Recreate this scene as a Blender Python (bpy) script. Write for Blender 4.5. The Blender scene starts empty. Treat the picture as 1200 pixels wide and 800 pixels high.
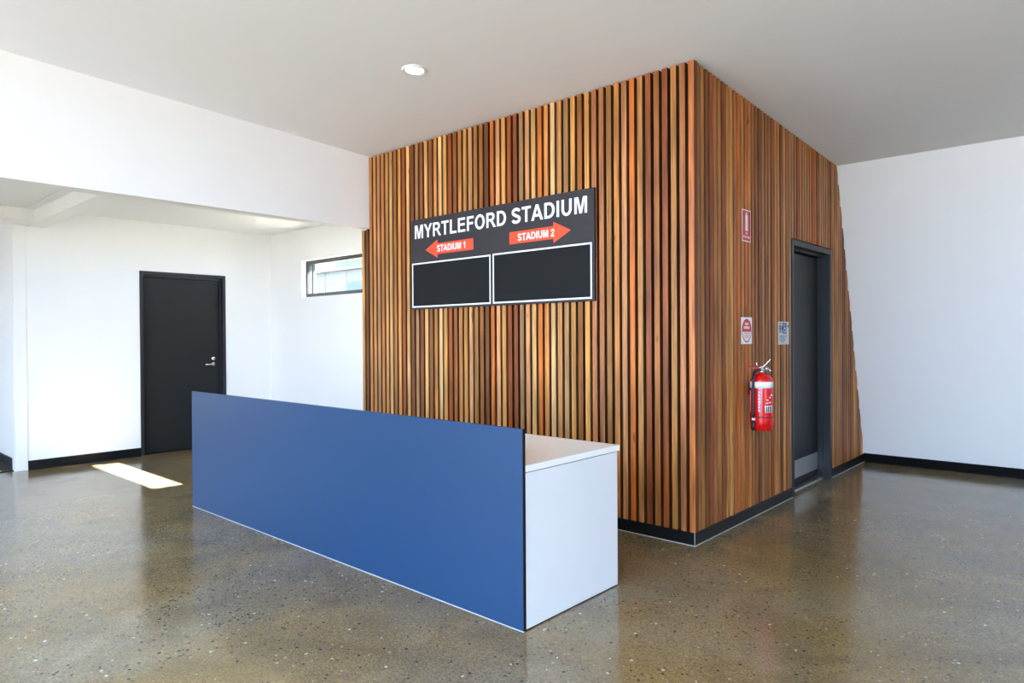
import bpy, bmesh, math, random
from mathutils import Vector, Matrix

random.seed(7)
scene = bpy.context.scene
col = scene.collection

# ------------------------------------------------------------------ camera
CAM = Vector((1.9855, -3.9147, 1.325))
YAW, PITCH, ROLL, FPX = 0.7325, -0.0069, 0.006, 791.94
fwd = Vector((-math.sin(YAW) * math.cos(PITCH), math.cos(YAW) * math.cos(PITCH), math.sin(PITCH)))
rt = Vector((math.cos(YAW), math.sin(YAW), 0))
up = rt.cross(fwd)
r2 = math.cos(ROLL) * rt - math.sin(ROLL) * up
u2 = math.sin(ROLL) * rt + math.cos(ROLL) * up
cam_data = bpy.data.cameras.new('camera')
cam = bpy.data.objects.new('camera', cam_data)
col.objects.link(cam)
m3 = Matrix((r2, u2, -fwd)).transposed()
cam.matrix_world = Matrix.Translation(CAM) @ m3.to_4x4()
cam_data.sensor_width = 36.0
cam_data.lens = 36.0 * FPX / 1200.0
cam_data.clip_end = 300
scene.camera = cam

# ------------------------------------------------------------------ world, sun, exposure
vs = scene.view_settings
vs.view_transform = 'Standard'
vs.look = 'None'
vs.exposure = 1.60
vs.gamma = 1.0
vs.use_curve_mapping = False

world = bpy.data.worlds.new('sky')
scene.world = world
world.use_nodes = True
wn = world.node_tree.nodes
wn['Background'].inputs['Color'].default_value = (0.53, 0.715, 1.0, 1)
wn['Background'].inputs['Strength'].default_value = 5.2

sun_d = bpy.data.lights.new('sun', 'SUN')
sun_d.energy = 70.0
sun_d.angle = math.radians(0.53)
sun_d.color = (1.0, 0.95, 0.88)
sun = bpy.data.objects.new('sun', sun_d)
col.objects.link(sun)
sun_dir = Vector((-0.26, -1.0, -0.959)).normalized()
sun.rotation_euler = sun_dir.to_track_quat('-Z', 'Y').to_euler()
sun.location = (3, 10, 12)
scene.cycles.max_bounces = 16
scene.cycles.diffuse_bounces = 8

def portal(name, loc, direction, sx, sy):
    d = bpy.data.lights.new(name, 'AREA')
    d.shape = 'RECTANGLE'
    d.size, d.size_y = sx, sy
    d.cycles.is_portal = True
    o = bpy.data.objects.new(name, d)
    col.objects.link(o)
    o.location = loc
    o.rotation_euler = Vector(direction).to_track_quat('-Z', 'Z').to_euler()
    return o

# room numbers (metres); the slatted block's corner is the origin
XB, XBB, ZB = -3.377, -3.527, 2.3735      # bulkhead front / back, underside
XW = -6.263                               # wall with the left door
YF = 0.540                                # wall with the slot window
ZL = 2.661                                # low ceiling
YR, LEAN = 3.809, 0.3106                  # leaning white wall
XE, YS, XV = 5.6, -5.7, -8.8              # far sides of the hall
def zc(x, y):
    return 3.055 - 0.0462 * y - 0.0018 * x
SX0, SX1, SZ0, SZ1 = -3.8, 4.0, 0.0, 3.15
EY0, EY1, EZ1 = -3.0, -2.0, 2.7
VY0, VY1 = -4.9, -3.9
portal('portal_south', ((SX0 + SX1) / 2, YS - 0.05, SZ1 / 2), (0, 1, 0), SX1 - SX0, SZ1)
portal('portal_east', (XE + 0.05, (EY0 + EY1) / 2, EZ1 / 2), (-1, 0, 0), EY1 - EY0, EZ1)
portal('portal_entry', (XV - 0.05, (VY0 + VY1) / 2, 1.17), (1, 0, 0), VY1 - VY0, 2.3)
portal('portal_slot', (-4.55, YF + 0.2, 2.05), (0, -1, 0), 1.9, 0.46)

# ------------------------------------------------------------------ helpers
def srgb(r, g, b):
    f = lambda c: (c / 255 / 12.92) if c / 255 <= 0.04045 else ((c / 255 + 0.055) / 1.055) ** 2.4
    return (f(r), f(g), f(b))

class MB:
    def __init__(self):
        self.v, self.f, self.smooth = [], [], []
    def poly(self, vs, fs, smooth=False):
        n = len(self.v)
        self.v += [tuple(p) for p in vs]
        for q in fs:
            self.f.append([i + n for i in q]); self.smooth.append(smooth)
        return self
    def box(self, x0, x1, y0, y1, z0, z1):
        return self.poly([(x0, y0, z0), (x1, y0, z0), (x1, y1, z0), (x0, y1, z0),
                          (x0, y0, z1), (x1, y0, z1), (x1, y1, z1), (x0, y1, z1)],
                         [(3, 2, 1, 0), (4, 5, 6, 7), (0, 1, 5, 4), (1, 2, 6, 5), (2, 3, 7, 6), (3, 0, 4, 7)])
    def prism(self, pts, a, b, axis):
        """pts: 2-D outline; extruded from a to b along axis ('x','y','z')."""
        def mk(p, t):
            return {'x': (t, p[0], p[1]), 'y': (p[0], t, p[1]), 'z': (p[0], p[1], t)}[axis]
        n = len(pts)
        vs = [mk(p, a) for p in pts] + [mk(p, b) for p in pts]
        fs = [list(range(n))[::-1], list(range(n, 2 * n))]
        fs += [(i, (i + 1) % n, n + (i + 1) % n, n + i) for i in range(n)]
        return self.poly(vs, fs)
    def slab(self, x0, x1, y0, y1, z0f, z1f):
        c = [(x0, y0), (x1, y0), (x1, y1), (x0, y1)]
        vs = [(x, y, z0f(x, y)) for x, y in c] + [(x, y, z1f(x, y)) for x, y in c]
        return self.poly(vs, [(3, 2, 1, 0), (4, 5, 6, 7), (0, 1, 5, 4), (1, 2, 6, 5), (2, 3, 7, 6), (3, 0, 4, 7)])
    def lathe(self, prof, cx=0, cy=0, n=40, axis='z', smooth=True, origin=(0, 0, 0)):
        """prof: (radius, height) pairs, from the bottom up; closed with caps where radius is 0."""
        vs, fs = [], []
        for r, h in prof:
            for i in range(n):
                a = 2 * math.pi * i / n
                p = (r * math.cos(a), r * math.sin(a), h)
                if axis == 'z': q = (cx + p[0], cy + p[1], p[2])
                elif axis == 'x': q = (p[2], p[0], p[1])
                else: q = (p[0], p[2], p[1])
                vs.append((q[0] + origin[0], q[1] + origin[1], q[2] + origin[2]))
        for k in range(len(prof) - 1):
            for i in range(n):
                j = (i + 1) % n
                fs.append((k * n + i, k * n + j, (k + 1) * n + j, (k + 1) * n + i))
        return self.poly(vs, fs, smooth)
    def tube(self, pts, r, n=12):
        pts = [Vector(p) for p in pts]
        vs, fs = [], []
        for i, p in enumerate(pts):
            t = (pts[min(i + 1, len(pts) - 1)] - pts[max(i - 1, 0)]).normalized()
            a = t.cross(Vector((0.31, 0.2, 0.93)))
            if a.length < 1e-3: a = t.cross(Vector((1, 0, 0)))
            a.normalize(); b = t.cross(a)
            for k in range(n):
                th = 2 * math.pi * k / n
                vs.append(p + r * (math.cos(th) * a + math.sin(th) * b))
        for i in range(len(pts) - 1):
            for k in range(n):
                j = (k + 1) % n
                fs.append((i * n + k, i * n + j, (i + 1) * n + j, (i + 1) * n + k))
        fs.append(tuple(range(n))[::-1]); fs.append(tuple(range((len(pts) - 1) * n, len(pts) * n)))
        return self.poly(vs, fs, True)
    def mesh(self, name):
        me = bpy.data.meshes.new(name)
        me.from_pydata(self.v, [], self.f)
        me.polygons.foreach_set('use_smooth', self.smooth)
        bm = bmesh.new(); bm.from_mesh(me)
        bmesh.ops.recalc_face_normals(bm, faces=bm.faces)
        bm.to_mesh(me); bm.free()
        me.update()
        return me
    def build(self, name, mat, parent=None, bevel=0):
        o = bpy.data.objects.new(name, self.mesh(name))
        o.data.materials.append(mat)
        link(o, parent)
        if bevel:
            b = o.modifiers.new('bevel', 'BEVEL'); b.width = bevel; b.segments = 2; b.limit_method = 'ANGLE'
        return o

def link(o, parent=None):
    col.objects.link(o)
    if parent is not None:
        o.parent = parent
        o.matrix_parent_inverse = Matrix.Translation(-parent.location)
def tag(o, label, cat=None, group=None, kind=None):
    o['label'] = label
    if cat: o['category'] = cat
    if group: o['group'] = group
    o['kind'] = kind or 'thing'
    return o
def empty(name, loc):
    o = bpy.data.objects.new(name, None)
    o.empty_display_size = 0.1
    col.objects.link(o); o.location = loc
    return o

# ------------------------------------------------------------------ materials
def mat(name, c, rough=0.5, spec=0.5, metal=0.0, bump=0.0, bscale=200.0, var=0.0, vscale=3.0, coat=0.0):
    m = bpy.data.materials.new(name)
    m.use_nodes = True
    nt = m.node_tree; N, L = nt.nodes, nt.links
    b = N['Principled BSDF']
    b.inputs['Base Color'].default_value = (*c, 1)
    b.inputs['Roughness'].default_value = rough
    b.inputs['Specular IOR Level'].default_value = spec
    b.inputs['Metallic'].default_value = metal
    b.inputs['Coat Weight'].default_value = coat
    if var or bump:
        g = N.new('ShaderNodeNewGeometry')
    if var:
        n = N.new('ShaderNodeTexNoise'); n.inputs['Scale'].default_value = vscale; n.inputs['Detail'].default_value = 4
        L.new(g.outputs['Position'], n.inputs['Vector'])
        r = N.new('ShaderNodeMix'); r.data_type = 'RGBA'
        r.inputs[6].default_value = (*[max(0, x * (1 - var)) for x in c], 1)
        r.inputs[7].default_value = (*[min(1, x * (1 + var)) for x in c], 1)
        L.new(n.outputs['Fac'], r.inputs[0]); L.new(r.outputs[2], b.inputs['Base Color'])
    if bump:
        n2 = N.new('ShaderNodeTexNoise'); n2.inputs['Scale'].default_value = bscale; n2.inputs['Detail'].default_value = 3
        L.new(g.outputs['Position'], n2.inputs['Vector'])
        bp = N.new('ShaderNodeBump'); bp.inputs['Strength'].default_value = bump; bp.inputs['Distance'].default_value = 0.002
        L.new(n2.outputs['Fac'], bp.inputs['Height']); L.new(bp.outputs['Normal'], b.inputs['Normal'])
    return m

M = {}
M['white'] = mat('white_paint', (0.87, 0.86, 0.84), 0.55, 0.3, bump=0.05, bscale=350, var=0.01)
M['ceil'] = mat('ceiling_paint', (0.88, 0.87, 0.86), 0.7, 0.2, var=0.012, vscale=0.8)
M['steelwhite'] = mat('white_steel_paint', (0.86, 0.85, 0.82), 0.4, 0.4, var=0.02, vscale=4)
M['black'] = mat('black_laminate', (0.006, 0.006, 0.0065), 0.4, 0.25, var=0.2, vscale=6)
M['felt'] = mat('black_backing', (0.006, 0.006, 0.007), 0.9, 0.1, var=0.2, vscale=30)
M['door'] = mat('charcoal_door_paint', (0.011, 0.0112, 0.012), 0.45, 0.3, bump=0.03, bscale=500, var=0.06, vscale=2)
M['frame'] = mat('charcoal_frame_paint', (0.019, 0.020, 0.023), 0.42, 0.4, var=0.05, vscale=3)
M['alu'] = mat('window_aluminium', (0.045, 0.045, 0.048), 0.35, 0.5, var=0.05, vscale=5)
M['blue'] = mat('blue_laminate', srgb(18, 50, 82), 0.45, 0.28, bump=0.02, bscale=700, var=0.03, vscale=2)
M['lam'] = mat('white_laminate', (0.90, 0.88, 0.84), 0.25, 0.5, var=0.008, vscale=2)
M['lam_panel'] = mat('white_end_panel_laminate', (0.75, 0.75, 0.76), 0.38, 0.4, var=0.01, vscale=2)
M['steel'] = mat('brushed_steel', (0.62, 0.63, 0.65), 0.32, 0.5, metal=0.9, var=0.05, vscale=40)
M['chrome'] = mat('satin_chrome', (0.78, 0.78, 0.78), 0.25, 0.5, metal=1.0, var=0.03, vscale=60)
M['seal'] = mat('pale_sealant', (0.38, 0.38, 0.37), 0.5, 0.3, var=0.1, vscale=30)
M['board'] = mat('sign_charcoal', srgb(50, 47, 49), 0.5, 0.25, var=0.02, vscale=3)
M['chalk'] = mat('chalkboard_black', srgb(26, 27, 27), 0.65, 0.15, var=0.06, vscale=5)
M['print_white'] = mat('printed_white', (0.83, 0.83, 0.83), 0.5, 0.3, var=0.01, vscale=20)
M['print_orange'] = mat('printed_orange', srgb(232, 78, 44), 0.5, 0.3, var=0.01, vscale=20)
M['red'] = mat('sign_red', srgb(206, 32, 38), 0.4, 0.4, var=0.03, vscale=20)
M['extred'] = mat('extinguisher_red', srgb(214, 8, 10), 0.22, 0.5, var=0.02, vscale=20, coat=0.4)
M['navy'] = mat('sign_navy', srgb(28, 46, 128), 0.45, 0.4, var=0.03, vscale=30)
M['signgrey'] = mat('sign_silver_grey', srgb(196, 200, 206), 0.45, 0.4, var=0.04, vscale=40)
M['ink'] = mat('dark_ink', srgb(52, 54, 60), 0.5, 0.3, var=0.05, vscale=40)
M['pinkink'] = mat('faded_red_ink', srgb(214, 150, 170), 0.5, 0.3, var=0.05, vscale=60)
M['rubber'] = mat('black_rubber', (0.012, 0.016, 0.018), 0.4, 0.4, var=0.1, vscale=40)
M['green'] = mat('label_green', srgb(24, 92, 62), 0.5, 0.3, var=0.05, vscale=40)
M['mat'] = mat('entrance_carpet', (0.05, 0.05, 0.052), 0.95, 0.1, bump=0.6, bscale=120, var=0.6, vscale=60)
M['ground'] = mat('pale_outdoor_concrete', (0.14, 0.13, 0.11), 0.9, 0.2, var=0.1, vscale=0.5)
M['shed'] = mat('pale_shed_cladding', (0.150, 0.150, 0.142), 0.6, 0.3, var=0.04, vscale=1)
M['shed2'] = mat('blue_grey_cladding', (0.075, 0.09, 0.125), 0.6, 0.3, var=0.04, vscale=1)
M['hill'] = mat('hazy_bush', (0.105, 0.100, 0.070), 0.9, 0.1, var=0.4, vscale=0.6)
M['roofing'] = mat('grey_roof_sheet', (0.14, 0.15, 0.155), 0.5, 0.3, var=0.05, vscale=1)

def emission(name, c, s):
    m = bpy.data.materials.new(name); m.use_nodes = True
    b = m.node_tree.nodes['Principled BSDF']
    b.inputs['Base Color'].default_value = (0.8, 0.8, 0.8, 1)
    b.inputs['Emission Color'].default_value = (*c, 1)
    b.inputs['Emission Strength'].default_value = s
    return m
M['lamp'] = emission('downlight_lens', (1.0, 0.95, 0.86), 9.0)

def glass():
    m = bpy.data.materials.new('window_glass'); m.use_nodes = True
    nt = m.node_tree; N, L = nt.nodes, nt.links
    N.remove(N['Principled BSDF'])
    out = N['Material Output']
    t = N.new('ShaderNodeBsdfTransparent'); t.inputs['Color'].default_value = (0.93, 0.97, 0.97, 1)
    g = N.new('ShaderNodeBsdfGlossy'); g.inputs['Roughness'].default_value = 0.02
    lw = N.new('ShaderNodeLayerWeight'); lw.inputs['Blend'].default_value = 0.5
    pw = N.new('ShaderNodeMath'); pw.operation = 'POWER'; pw.inputs[1].default_value = 5.0
    L.new(lw.outputs['Facing'], pw.inputs[0])
    f = N.new('ShaderNodeMapRange'); f.inputs['To Min'].default_value = 0.03; f.inputs['To Max'].default_value = 0.9
    L.new(pw.outputs[0], f.inputs['Value'])
    x = N.new('ShaderNodeMixShader')
    L.new(f.outputs[0], x.inputs[0]); L.new(t.outputs[0], x.inputs[1]); L.new(g.outputs[0], x.inputs[2])
    L.new(x.outputs[0], out.inputs['Surface'])
    return m
M['glass'] = glass()

def wood(name='hardwood_batten', k=1.0):
    """Hardwood battens: each object's own colour, grain stretched along the batten."""
    m = bpy.data.materials.new(name); m.use_nodes = True
    nt = m.node_tree; N, L = nt.nodes, nt.links
    b = N['Principled BSDF']
    oi = N.new('ShaderNodeObjectInfo'); g = N.new('ShaderNodeNewGeometry')
    off = N.new('ShaderNodeVectorMath'); off.operation = 'SCALE'; off.inputs[0].default_value = (37.0, 19.0, 53.0)
    L.new(oi.outputs['Random'], off.inputs['Scale'])
    add = N.new('ShaderNodeVectorMath'); add.operation = 'ADD'
    L.new(g.outputs['Position'], add.inputs[0]); L.new(off.outputs[0], add.inputs[1])
    def stretched(s):
        k = N.new('ShaderNodeVectorMath'); k.operation = 'MULTIPLY'; k.inputs[1].default_value = s
        L.new(add.outputs[0], k.inputs[0]); return k
    n1 = N.new('ShaderNodeTexNoise'); n1.inputs['Scale'].default_value = 1; n1.inputs['Detail'].default_value = 5
    L.new(stretched((110, 110, 3.0)).outputs[0], n1.inputs['Vector'])
    n2 = N.new('ShaderNodeTexNoise'); n2.inputs['Scale'].default_value = 1; n2.inputs['Detail'].default_value = 3
    n2.inputs['Distortion'].default_value = 1.2
    L.new(stretched((26, 26, 1.1)).outputs[0], n2.inputs['Vector'])
    n3 = N.new('ShaderNodeTexNoise'); n3.inputs['Scale'].default_value = 1; n3.inputs['Detail'].default_value = 2
    L.new(stretched((6, 6, 1.6)).outputs[0], n3.inputs['Vector'])
    def ramp(src, a, b_, lo, hi):
        r = N.new('ShaderNodeMapRange'); r.inputs['From Min'].default_value = a; r.inputs['From Max'].default_value = b_
        r.inputs['To Min'].default_value = lo; r.inputs['To Max'].default_value = hi
        L.new(src.outputs['Fac'], r.inputs['Value']); return r
    def mul(c_in, fac):
        x = N.new('ShaderNodeVectorMath'); x.operation = 'SCALE'
        L.new(c_in, x.inputs[0]); L.new(fac.outputs[0], x.inputs['Scale']); return x.outputs[0]
    c = mul(oi.outputs['Color'], ramp(n1, 0.3, 0.7, 0.68, 1.28))
    c = mul(c, ramp(n2, 0.3, 0.7, 0.72, 1.25))
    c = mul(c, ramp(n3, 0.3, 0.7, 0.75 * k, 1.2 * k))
    # dark gum veins and knots
    mr = N.new('ShaderNodeMapRange'); mr.inputs['From Min'].default_value = 0.72; mr.inputs['From Max'].default_value = 0.78
    mr.inputs['To Min'].default_value = 1.0; mr.inputs['To Max'].default_value = 0.35
    n4 = N.new('ShaderNodeTexNoise'); n4.inputs['Scale'].default_value = 1; n4.inputs['Detail'].default_value = 2
    L.new(stretched((20, 20, 5)).outputs[0], n4.inputs['Vector']); L.new(n4.outputs['Fac'], mr.inputs['Value'])
    c = mul(c, mr)
    L.new(c, b.inputs['Base Color'])
    b.inputs['Roughness'].default_value = 0.45
    b.inputs['Specular IOR Level'].default_value = 0.28
    bp = N.new('ShaderNodeBump'); bp.inputs['Strength'].default_value = 0.25; bp.inputs['Distance'].default_value = 0.001
    L.new(n1.outputs['Fac'], bp.inputs['Height']); L.new(bp.outputs['Normal'], b.inputs['Normal'])
    return m
M['wood'] = wood()
M['wood_edge_shade'] = wood('shaded_batten_edge', 0.30)  # darker copy of the batten wood, standing in for shade in the gaps

def concrete():
    m = bpy.data.materials.new('polished_concrete'); m.use_nodes = True
    nt = m.node_tree; N, L = nt.nodes, nt.links
    b = N['Principled BSDF']
    g = N.new('ShaderNodeNewGeometry')
    def noise(scale, detail=3, dist=0.0, off=(0, 0, 0)):
        a = N.new('ShaderNodeVectorMath'); a.operation = 'ADD'; a.inputs[1].default_value = off
        L.new(g.outputs['Position'], a.inputs[0])
        n = N.new('ShaderNodeTexNoise'); n.inputs['Scale'].default_value = scale
        n.inputs['Detail'].default_value = detail; n.inputs['Distortion'].default_value = dist
        L.new(a.outputs[0], n.inputs['Vector']); return n.outputs['Fac']
    def rng(src, a, b_, lo=0.0, hi=1.0):
        r = N.new('ShaderNodeMapRange'); r.inputs['From Min'].default_value = a; r.inputs['From Max'].default_value = b_
        r.inputs['To Min'].default_value = lo; r.inputs['To Max'].default_value = hi
        L.new(src, r.inputs['Value']); return r.outputs[0]
    def mix(fac, a, b_):
        x = N.new('ShaderNodeMix'); x.data_type = 'RGBA'
        if isinstance(fac, float): x.inputs[0].default_value = fac
        else: L.new(fac, x.inputs[0])
        for i, c in ((6, a), (7, b_)):
            if isinstance(c, tuple): x.inputs[i].default_value = (*c, 1)
            else: L.new(c, x.inputs[i])
        return x.outputs[2]
    def math_(op, a, b_):
        x = N.new('ShaderNodeMath'); x.operation = op
        for i, c in enumerate((a, b_)):
            if isinstance(c, float): x.inputs[i].default_value = c
            else: L.new(c, x.inputs[i])
        return x.outputs[0]
    tone = rng(noise(0.9, 4, 0.6), 0.35, 0.68)
    base = mix(tone, (0.200, 0.134, 0.050), (0.192, 0.156, 0.100))
    cloud = rng(noise(2.6, 5, 0.8, (5, 2, 0)), 0.3, 0.7, 0.80, 1.16)
    sc = N.new('ShaderNodeVectorMath'); sc.operation = 'SCALE'
    L.new(base, sc.inputs[0]); L.new(cloud, sc.inputs['Scale']); base = sc.outputs[0]
    # fine sand speckle
    v1 = N.new('ShaderNodeTexVoronoi'); v1.inputs['Scale'].default_value = 170
    L.new(g.outputs['Position'], v1.inputs['Vector'])
    s1 = N.new('ShaderNodeSeparateColor'); L.new(v1.outputs['Color'], s1.inputs[0])
    base2 = N.new('ShaderNodeVectorMath'); base2.operation = 'SCALE'
    L.new(base, base2.inputs[0]); L.new(rng(s1.outputs[0], 0, 1, 0.68, 1.32), base2.inputs['Scale']); base = base2.outputs[0]
    # exposed aggregate, in patches
    v2 = N.new('ShaderNodeTexVoronoi'); v2.inputs['Scale'].default_value = 66; v2.inputs['Randomness'].default_value = 1.0
    L.new(g.outputs['Position'], v2.inputs['Vector'])
    s2 = N.new('ShaderNodeSeparateColor'); L.new(v2.outputs['Color'], s2.inputs[0])
    cr = N.new('ShaderNodeValToRGB'); cr.color_ramp.interpolation = 'CONSTANT'
    els = cr.color_ramp.elements
    els[0].position, els[0].color = 0.0, (0.02, 0.018, 0.016, 1)
    els[1].position, els[1].color = 0.30, (0.10, 0.055, 0.025, 1)
    for p, c in ((0.5, (0.24, 0.13, 0.05)), (0.66, (0.16, 0.14, 0.12)), (0.84, (0.32, 0.26, 0.18)), (0.955, (0.52, 0.48, 0.40))):
        e = els.new(p); e.color = (*c, 1)
    L.new(s2.outputs[1], cr.inputs[0])
    patch = rng(noise(1.5, 3, 0.4, (1.3, 7, 0)), 0.46, 0.66)
    thr = math_('ADD', math_('MULTIPLY', patch, 0.55), 0.10)
    here = math_('LESS_THAN', s2.outputs[0], thr)
    small = math_('LESS_THAN', v2.outputs['Distance'], math_('ADD', math_('MULTIPLY', s2.outputs[2], 0.30), 0.18))
    base = mix(math_('MULTIPLY', math_('MULTIPLY', here, small), 0.95), base, cr.outputs[0])
    L.new(base, b.inputs['Base Color'])
    L.new(rng(noise(3.5, 4, 0.3, (9, 4, 0)), 0.3, 0.7, 0.10, 0.20), b.inputs['Roughness'])
    b.inputs['Specular IOR Level'].default_value = 0.80
    return m
M['floor'] = concrete()

# ------------------------------------------------------------------ structure
def struct(o, label):
    o['kind'] = 'structure'; o['label'] = label; return o

struct(MB().box(XV - 0.2, XE + 0.2, YS - 0.2, YR + 0.2, -0.12, 0.0).build('floor', M['floor']),
       'polished concrete floor with exposed brown aggregate')
struct(MB().slab(XBB - 0.0, XE + 0.2, YS - 0.2, YR + 0.3, zc, lambda x, y: zc(x, y) + 0.15).build('ceiling', M['ceil']),
       'sloping pale grey plaster ceiling over the hall')
struct(MB().box(XV - 0.2, XBB, YS - 0.2, YF + 0.25, ZL, ZL + 0.12).build('ceiling_low', M['white']),
       'lower white ceiling behind the bulkhead')
struct(MB().slab(XBB, XB, YS - 0.2, 0.022, lambda x, y: ZB, lambda x, y: zc(x, y) + 0.02).build('wall_bulkhead', M['white']),
       'white plaster bulkhead hanging from the ceiling at left')

# slatted block: black cores that carry the battens
wall_front = MB().slab(-3.476, -0.1, 0.045, 0.12, lambda x, y: 0.0, lambda x, y: zc(x, y) + 0.02).build('wall_front', M['felt'])
struct(wall_front, 'timber slatted wall face behind the reception desk')
DY0, DY1, DH = 1.7036, 2.7152, 2.110
ws = MB()
ws.slab(-0.12, -0.045, 0.045, DY0, lambda x, y: 0.0, lambda x, y: zc(x, y) + 0.02)
ws.slab(-0.12, -0.045, DY0, DY1, lambda x, y: DH, lambda x, y: zc(x, y) + 0.02)
ws.prism([(DY1, 0), (YR, 0), (YR - LEAN * 2.92, 2.92), (YR - LEAN * 2.96, 2.96), (DY1, 2.96)], -0.12, -0.045, 'x')
wall_side = ws.build('wall_side', M['felt'])
struct(wall_side, 'timber slatted wall face with the charcoal door and extinguisher')

def slat_mesh(axis, w=0.0392, d=0.045, c=0.0015):
    """unit-high batten; its front edges slightly eased. 'x': runs of battens along x, front to -y; 'y': along y, front to +x."""
    pr = [(0, d), (0, c), (c, 0), (w - c, 0), (w, c), (w, d)]
    if axis == 'y':
        pr = [(-q, p) for p, q in pr]
    b = MB().prism(pr, 0, 1, 'z')
    me = b.mesh('slat'); me.materials.append(M['wood'])
    if axis == 'x':      # gap shade is painted into the side colour of these battens
        me.materials.append(M['wood_edge_shade'])
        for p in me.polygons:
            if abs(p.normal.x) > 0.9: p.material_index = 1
    return me
slat_x, slat_y = slat_mesh('x'), slat_mesh('y')
TONES = {
    'hon': (203, 148, 88), 'pale': (212, 168, 116), 'cream': (226, 186, 142), 'org': (190, 108, 50), 'otan': (192, 130, 78),
    'tan': (182, 130, 84), 'brn': (150, 96, 54), 'red': (152, 80, 40), 'redb': (136, 76, 44), 'drk': (112, 72, 46),
    'olv': (158, 112, 66), 'gry': (162, 124, 92), 'pnk': (206, 150, 114), 'pnktan': (190, 136, 100), 'pnkbrn': (164, 108, 74),
    'sal': (192, 118, 68), 'blk': (72, 58, 48)}
SEQ = ['sal', 'pnkbrn', 'olv', 'redb', 'brn', 'redb', 'tan', 'org', 'pnktan', 'otan', 'olv', 'pnkbrn', 'pnkbrn', 'hon', 'brn',
       'hon', 'gry', 'tan', 'cream', 'otan', 'org', 'pale', 'pnktan', 'gry', 'redb', 'red', 'hon', 'pnk', 'org', 'drk',
       'brn', 'olv', 'pnk', 'hon', 'otan', 'brn', 'red', 'hon', 'cream', 'otan', 'brn', 'pale', 'redb', 'gry', 'redb',
       'pale', 'red', 'hon', 'brn', 'pale', 'tan', 'otan', 'pnktan', 'tan', 'otan', 'drk', 'hon']
PITCH_S = 0.0617
def slat(me, parent, loc, z0, z1, tone, sy=1.0):
    o = bpy.data.objects.new('slat', me)
    col.objects.link(o); o.parent = parent
    o.location = (loc[0], loc[1], z0)
    o.scale = (1.0, sy, z1 - z0)
    j = random.uniform(0.9, 1.1)
    c = srgb(*TONES[tone]); c = (c[0] * 1.0, c[1] * 0.88, c[2] * 0.64)
    o.color = (c[0] * j, c[1] * j, c[2] * j, 1)
    return o
for k, t in enumerate(SEQ):
    x = -0.034 - PITCH_S * k
    top = zc(x, 0) - 0.004 - 0.010 * (-x / 3.4)
    if x < XB - 0.005: top = ZB - 0.012
    slat(slat_x, wall_front, (x, 0.0), 0.085, top, t)
side_tones = ['brn', 'olv', 'pnkbrn', 'gry', 'tan', 'redb', 'drk', 'otan', 'brn', 'olv', 'pnkbrn', 'tan', 'org', 'hon']
prev = None
for k in range(61):
    y = 0.045 + PITCH_S * k
    t = random.choice([q for q in side_tones if q != prev]); prev = t
    top = min(zc(0, y) - 0.004, (YR - (y + 0.042)) / LEAN - 0.012)
    z0, sy, yy = 0.085, 1.0, y
    if y < DY1 and y + 0.042 > DY0:
        if DY1 - y < 0.03: yy, sy = DY1 + 0.002, (y + 0.042 - DY1 - 0.002) / 0.042
        else: z0 = DH + 0.010
    if top - z0 > 0.05:
        o = slat(slat_y, wall_side, (0.0, yy), z0, top, t, sy)
        near = min(zc(0, y) - 0.004, (YR - y) / LEAN - 0.030)
        if near > top + 0.02:          # top cut on the rake of the white wall
            me = slat_y.copy()
            for v in me.vertices:
                if v.co.z > 0.5: v.co.z = 1.0 + (near - top) / (top - z0) * (1 - v.co.y / 0.0392)
            o.data = me

def baseboard(name, mb, label, bead=None):
    o = mb.build(name, M['black']); struct(o, label)
    if bead: bead.build('sealant_bead', M['seal'], o)
    return o
baseboard('baseboard_front', MB().box(-3.476, 0.0, 0.0, 0.050, 0.004, 0.084), 'black plinth under the front slats',
          MB().box(-3.476, 0.003, -0.004, 0.02, 0.0, 0.005))
baseboard('baseboard_side', MB().box(-0.050, 0.0, 0.050, DY0, 0.004, 0.084).box(-0.030, 0.0, DY1, YR - 0.02, 0.004, 0.084),
          'black plinth under the side slats', MB().box(-0.02, 0.004, 0.0, DY0, 0.0, 0.005).box(-0.02, 0.004, DY1, YR - 0.02, 0.0, 0.005))
# plinth corner trim
MB().box(-0.002, 0.0015, -0.0015, 0.002, 0.0, 0.084).build('corner_trim', M['seal'], bpy.data.objects['baseboard_front'])

# leaning white wall
zt = 3.02
struct(MB().prism([(YR, 0), (YR - LEAN * zt, zt), (YR - LEAN * zt + 0.2, zt), (YR + 0.2, 0)], -0.045, XE, 'x').build('wall_right', M['white']),
       'white plaster wall leaning inwards beside the slatted block')
baseboard('baseboard_right', MB().prism([(YR, 0), (YR - 0.014, 0), (YR - 0.014 - LEAN * 0.092, 0.092), (YR - LEAN * 0.092, 0.092)], 0.0, XE, 'x'),
          'black skirting at the foot of the leaning white wall')

# wall with the left door
LY0, LY1, LH = -1.0435, -0.0573, 2.099
PY0, PY1 = -2.2192, -2.1107
wl = MB()
wl.box(XW - 0.15, XW, PY1 - 0.02, LY0, 0, ZL); wl.box(XW - 0.15, XW, LY1, YF + 0.2, 0, ZL); wl.box(XW - 0.15, XW, LY0, LY1, LH, ZL)
struct(wl.build('wall_left', M['white']), 'white wall around the left charcoal door')
baseboard('baseboard_left', MB().box(XW, XW + 0.012, PY1, LY0, 0, 0.095).box(XW, XW + 0.012, LY1, YF, 0, 0.095), 'black skirting on the wall with the left door')
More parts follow.
